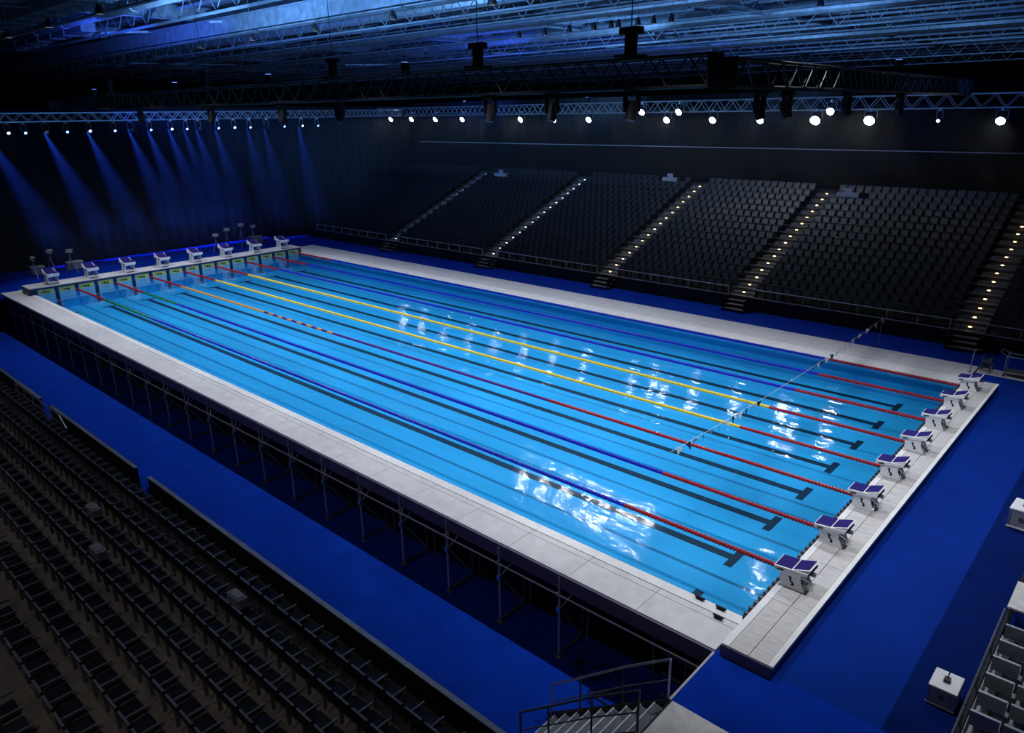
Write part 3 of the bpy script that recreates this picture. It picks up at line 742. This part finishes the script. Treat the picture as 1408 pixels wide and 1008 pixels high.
for i, (x, k) in enumerate(zip(lampx, lampk)):
    z = 10.40 - .0075 * (x + 3.3) + (.55 if i in up_ else 0); y = 36.3 - (.62 if i in up_ else .05)
    t = thing('flood_light', (x, y, z), 'bright floodlight on silvery truss above the grandstand, %s from the right' % nth(i), 'floodlight', 'floodlights on the silvery truss')
    lamp_parts(FM[k], t)
    if i in up_: MB().box(-.03, .03, -.05, .36, -.18, -.08).obj('outrigger', 'steel_dark', t)
    else: MB().box(-.02, .02, -.34, -.20, .40, 10.87 - z).obj('drop_arm', 'steel_dark', t)
    if k in 'wy':
        spot('flood_beam', t, (x, y - .42, z - .25), (max(-47, min(3, x)), 9, 0), FLOOD_W * (1.25 if k == 'y' else 1), (.86, .92, 1), 80, .8, .2)
# added lamps under the roof: two rows light the pool, one glints on it
hb = {'housing': MB().tube((0, 0, .0), (0, 0, -.28), .12, 16, .30).mesh('housing', 'black'), 'lens': MB().tube((0, 0, -.24), (0, 0, -.285), .25, 14).mesh('lens', 'lens_white'),
      'rod': MB().tube((0, 0, 0), (0, 0, 2.6), .02).mesh('rod', 'steel_dark'), 'snoot': None}
sn = MB()
for q in range(20):
    a0 = 2 * PI * q / 20; a1 = 2 * PI * (q + 1) / 20; c0, s0, c1, s1 = math.cos(a0), math.sin(a0), math.cos(a1), math.sin(a1)
    for r0, r1 in ((.30, .30), (.285, .285)):
        sn.quad((r0 * c0, r0 * s0, -.27), (r0 * c1, r0 * s1, -.27), (r1 * c1, r1 * s1, -.42), (r1 * c0, r1 * s0, -.42))
    sn.quad((.30 * c0, .30 * s0, -.42), (.30 * c1, .30 * s1, -.42), (.285 * c1, .285 * s1, -.42), (.285 * c0, .285 * s0, -.42))
hb['snoot'] = sn.mesh('snoot', 'black')
for r, (y, ty, ang, zz, xl) in enumerate(((1.0, 5.0, 78, 16.0, [1.5 - 7.0 * q for q in range(8)]), (12.5, 11.5, 84, 16.0, [1.5 - 7.0 * q for q in range(8)]),
                                          (23.8, 23.8, 0, 15.9, [-9.2, -17.1, -18.2, -19.2, -20.5, -21.0, -22.2, -24.0, -25.9, -28.0]))):
    for i, x in enumerate(xl):
        sc_ = (.7, .7, .5)[r]
        t = thing('added_bay_lamp', (x, y, zz), 'added hooded lamp under the roof above the pool %s, %s from the right' % (('near side', 'middle', 'far deck')[r], nth(i)), 'lamp', 'added lamps under the roof')
        lamp_parts(hb, t); t.scale = (sc_, sc_, 1)
        if not ang: spot('bay_beam', t, (x, y, zz - .45), (x, y, 0), 260, (.88, .93, 1), 150, .3, .12)
        else: spot('bay_beam', t, (x, y, zz - .45), (x, ty, 0), BAY_W, (.88, .93, 1), ang, .5, .15)
# blue lamps on the truss before the curtain
by = [-4.2, -2.0, .4, 1.6, 2.6, 3.9, 5.2, 6.7, 8.4, 9.6, 11.0, 12.6, 13.8, 14.8, 16.4, 17.8, 19.2, 20.8, 22.4, 24.2, 25.8]
for i, y in enumerate(by):
    k = ('b', 'o', 'b', 'd')[i % 4]
    t = thing('wash_lamp', (-54.5, y, 10.40 + .02 * (i % 2)), 'small blue wash lamp on the truss before the curtain, %s from the left' % nth(i), 'wash lamp', 'blue lamps before the curtain', PI / 2)
    lamp_parts(FM[k], t)
    if i in (2, 5, 7, 9, 10, 11, 12, 13, 14, 16, 17, 19):
        spot('wash_beam', t, (-54.9, y, 10.3), (-60.3, y + 4.6, 1.4), WASH_W * random.uniform(.5, 1.2), (.04, .13, 1), 19, 1.0, .06)
for hn, hc, hd in (('haze', (.5, .66, 1), .014), ('haze_white', (.85, .92, 1), .006)):
    hz = bpy.data.materials.new(hn); hz.use_nodes = True; hz.node_tree.nodes.clear()
    ho = hz.node_tree.nodes.new('ShaderNodeOutputMaterial'); hv = hz.node_tree.nodes.new('ShaderNodeVolumeScatter')
    hv.inputs['Color'].default_value = (*hc, 1); hv.inputs['Density'].default_value = hd; hv.inputs['Anisotropy'].default_value = .2
    hz.node_tree.links.new(hv.outputs[0], ho.inputs['Volume']); M[hn] = hz
tag(MB().box(-60.1, -53.2, -5, 34, .6, 11.6).obj('haze', 'haze'), 'thin haze in the blue lamp beams before the curtain', 'haze', kind='stuff')
tag(MB().box(-58, 8, 32.0, 40.8, 5.8, 11.2).obj('haze', 'haze_white'), 'thin haze under the row of white floodlights', 'haze', kind='stuff')
# added dim fill lamps behind the camera, brightening near stand and scaffold
for i, x in enumerate((-2, -12, -22, -34)):
    t = thing('fill_lamp', (x, -15.5, 16.0), 'added dim fill lamp over the near stand, %s from the right' % nth(i), 'lamp', 'added fill lamps over the near stand')
    lamp_parts(hb, t)
    spot('fill_beam', t, (x, -15.5, 15.5), (x, -5, -1), FILL_W, (1, .93, .85), 80, .8, .2)
# small black cleats on the deck corner
for i, (x, y) in enumerate(((-.45, -.42), (-.55, -.1), (-1.1, -.08))):
    o = MB().box(-.09, .09, -.035, .035, 0, .06).tube((-.13, 0, .075), (.13, 0, .075), .025, 8).obj('deck_cleat', 'black'); o.location = (x, y, .02)
    tag(o, 'small black cleat on the near deck by its right corner, %s from the corner' % nth(i), 'cleat', 'cleats on the near deck')
# white crew desks on the upper rows of the far grandstand
for i, (x, k, wv) in enumerate(DESKS):
    y = P0 + .1 + PR * k; z = Z0 + PZ * k
    t = thing('crew_desk', (x, y, z), 'pale crew desk on upper grandstand rows, %s from the right' % nth([0, 2, 1][i]), 'desk', 'crew desks on the grandstand')
    MB().box(-wv / 2, wv / 2, -.02, .42, .72, .76).obj('top', 'grey_panel', t); MB().box(-wv / 2, wv / 2, -.02, .01, .45, .72).obj('front_panel', 'grey_panel', t)
    for q in (-1, 1): MB().box(q * wv / 2 - .03, q * wv / 2 + .03, .02, .38, 0, .72).obj('leg', 'steel_dark', t)
    MB().box(-.3, .2, .15, .2, .76, 1.05).obj('screen', 'grey_panel', t)
# blue lamps shining up into the roof, standing on the trusses
ul = [(-18, 6.0, .8, 0), (-28, 6.0, 1.3, 0), (-38, 6.0, 1.3, 0), (-50, 6.0, .7, 1), (-4.9, 22, .25, 1), (-16, 36.3, .35, 0), (-32, 36.3, .8, 0), (-46, 36.3, .6, 1)]
um = {'housing': MB().tube((0, 0, .12), (0, 0, .42), .12, 12, .16).mesh('housing', 'black'), 'lens': MB().tube((0, 0, .415), (0, 0, .43), .13, 12).mesh('lens', 'lens_blue'),
      'bracket': MB().box(-.2, -.16, -.05, .05, 0, .3).box(.16, .2, -.05, .05, 0, .3).box(-.2, .2, -.05, .05, 0, .04).mesh('bracket', 'black')}
for i, (x, y, pw, c) in enumerate(ul):
    z = TZ + .45 if y < 25 else 11.70
    t = thing('roof_uplight', (x, y, z), 'blue uplight standing on a truss below the roof, %s in the ring' % nth(i), 'uplight', 'blue uplights on the trusses')
    lamp_parts(um, t)
    spot('roof_beam_light', t, (x, y, z + .5), (x - 4, y + 9, RZ), ROOF_W * pw, (.17, .44, .92) if c == 0 else (.04, .12, 1), 130, .6, .15)
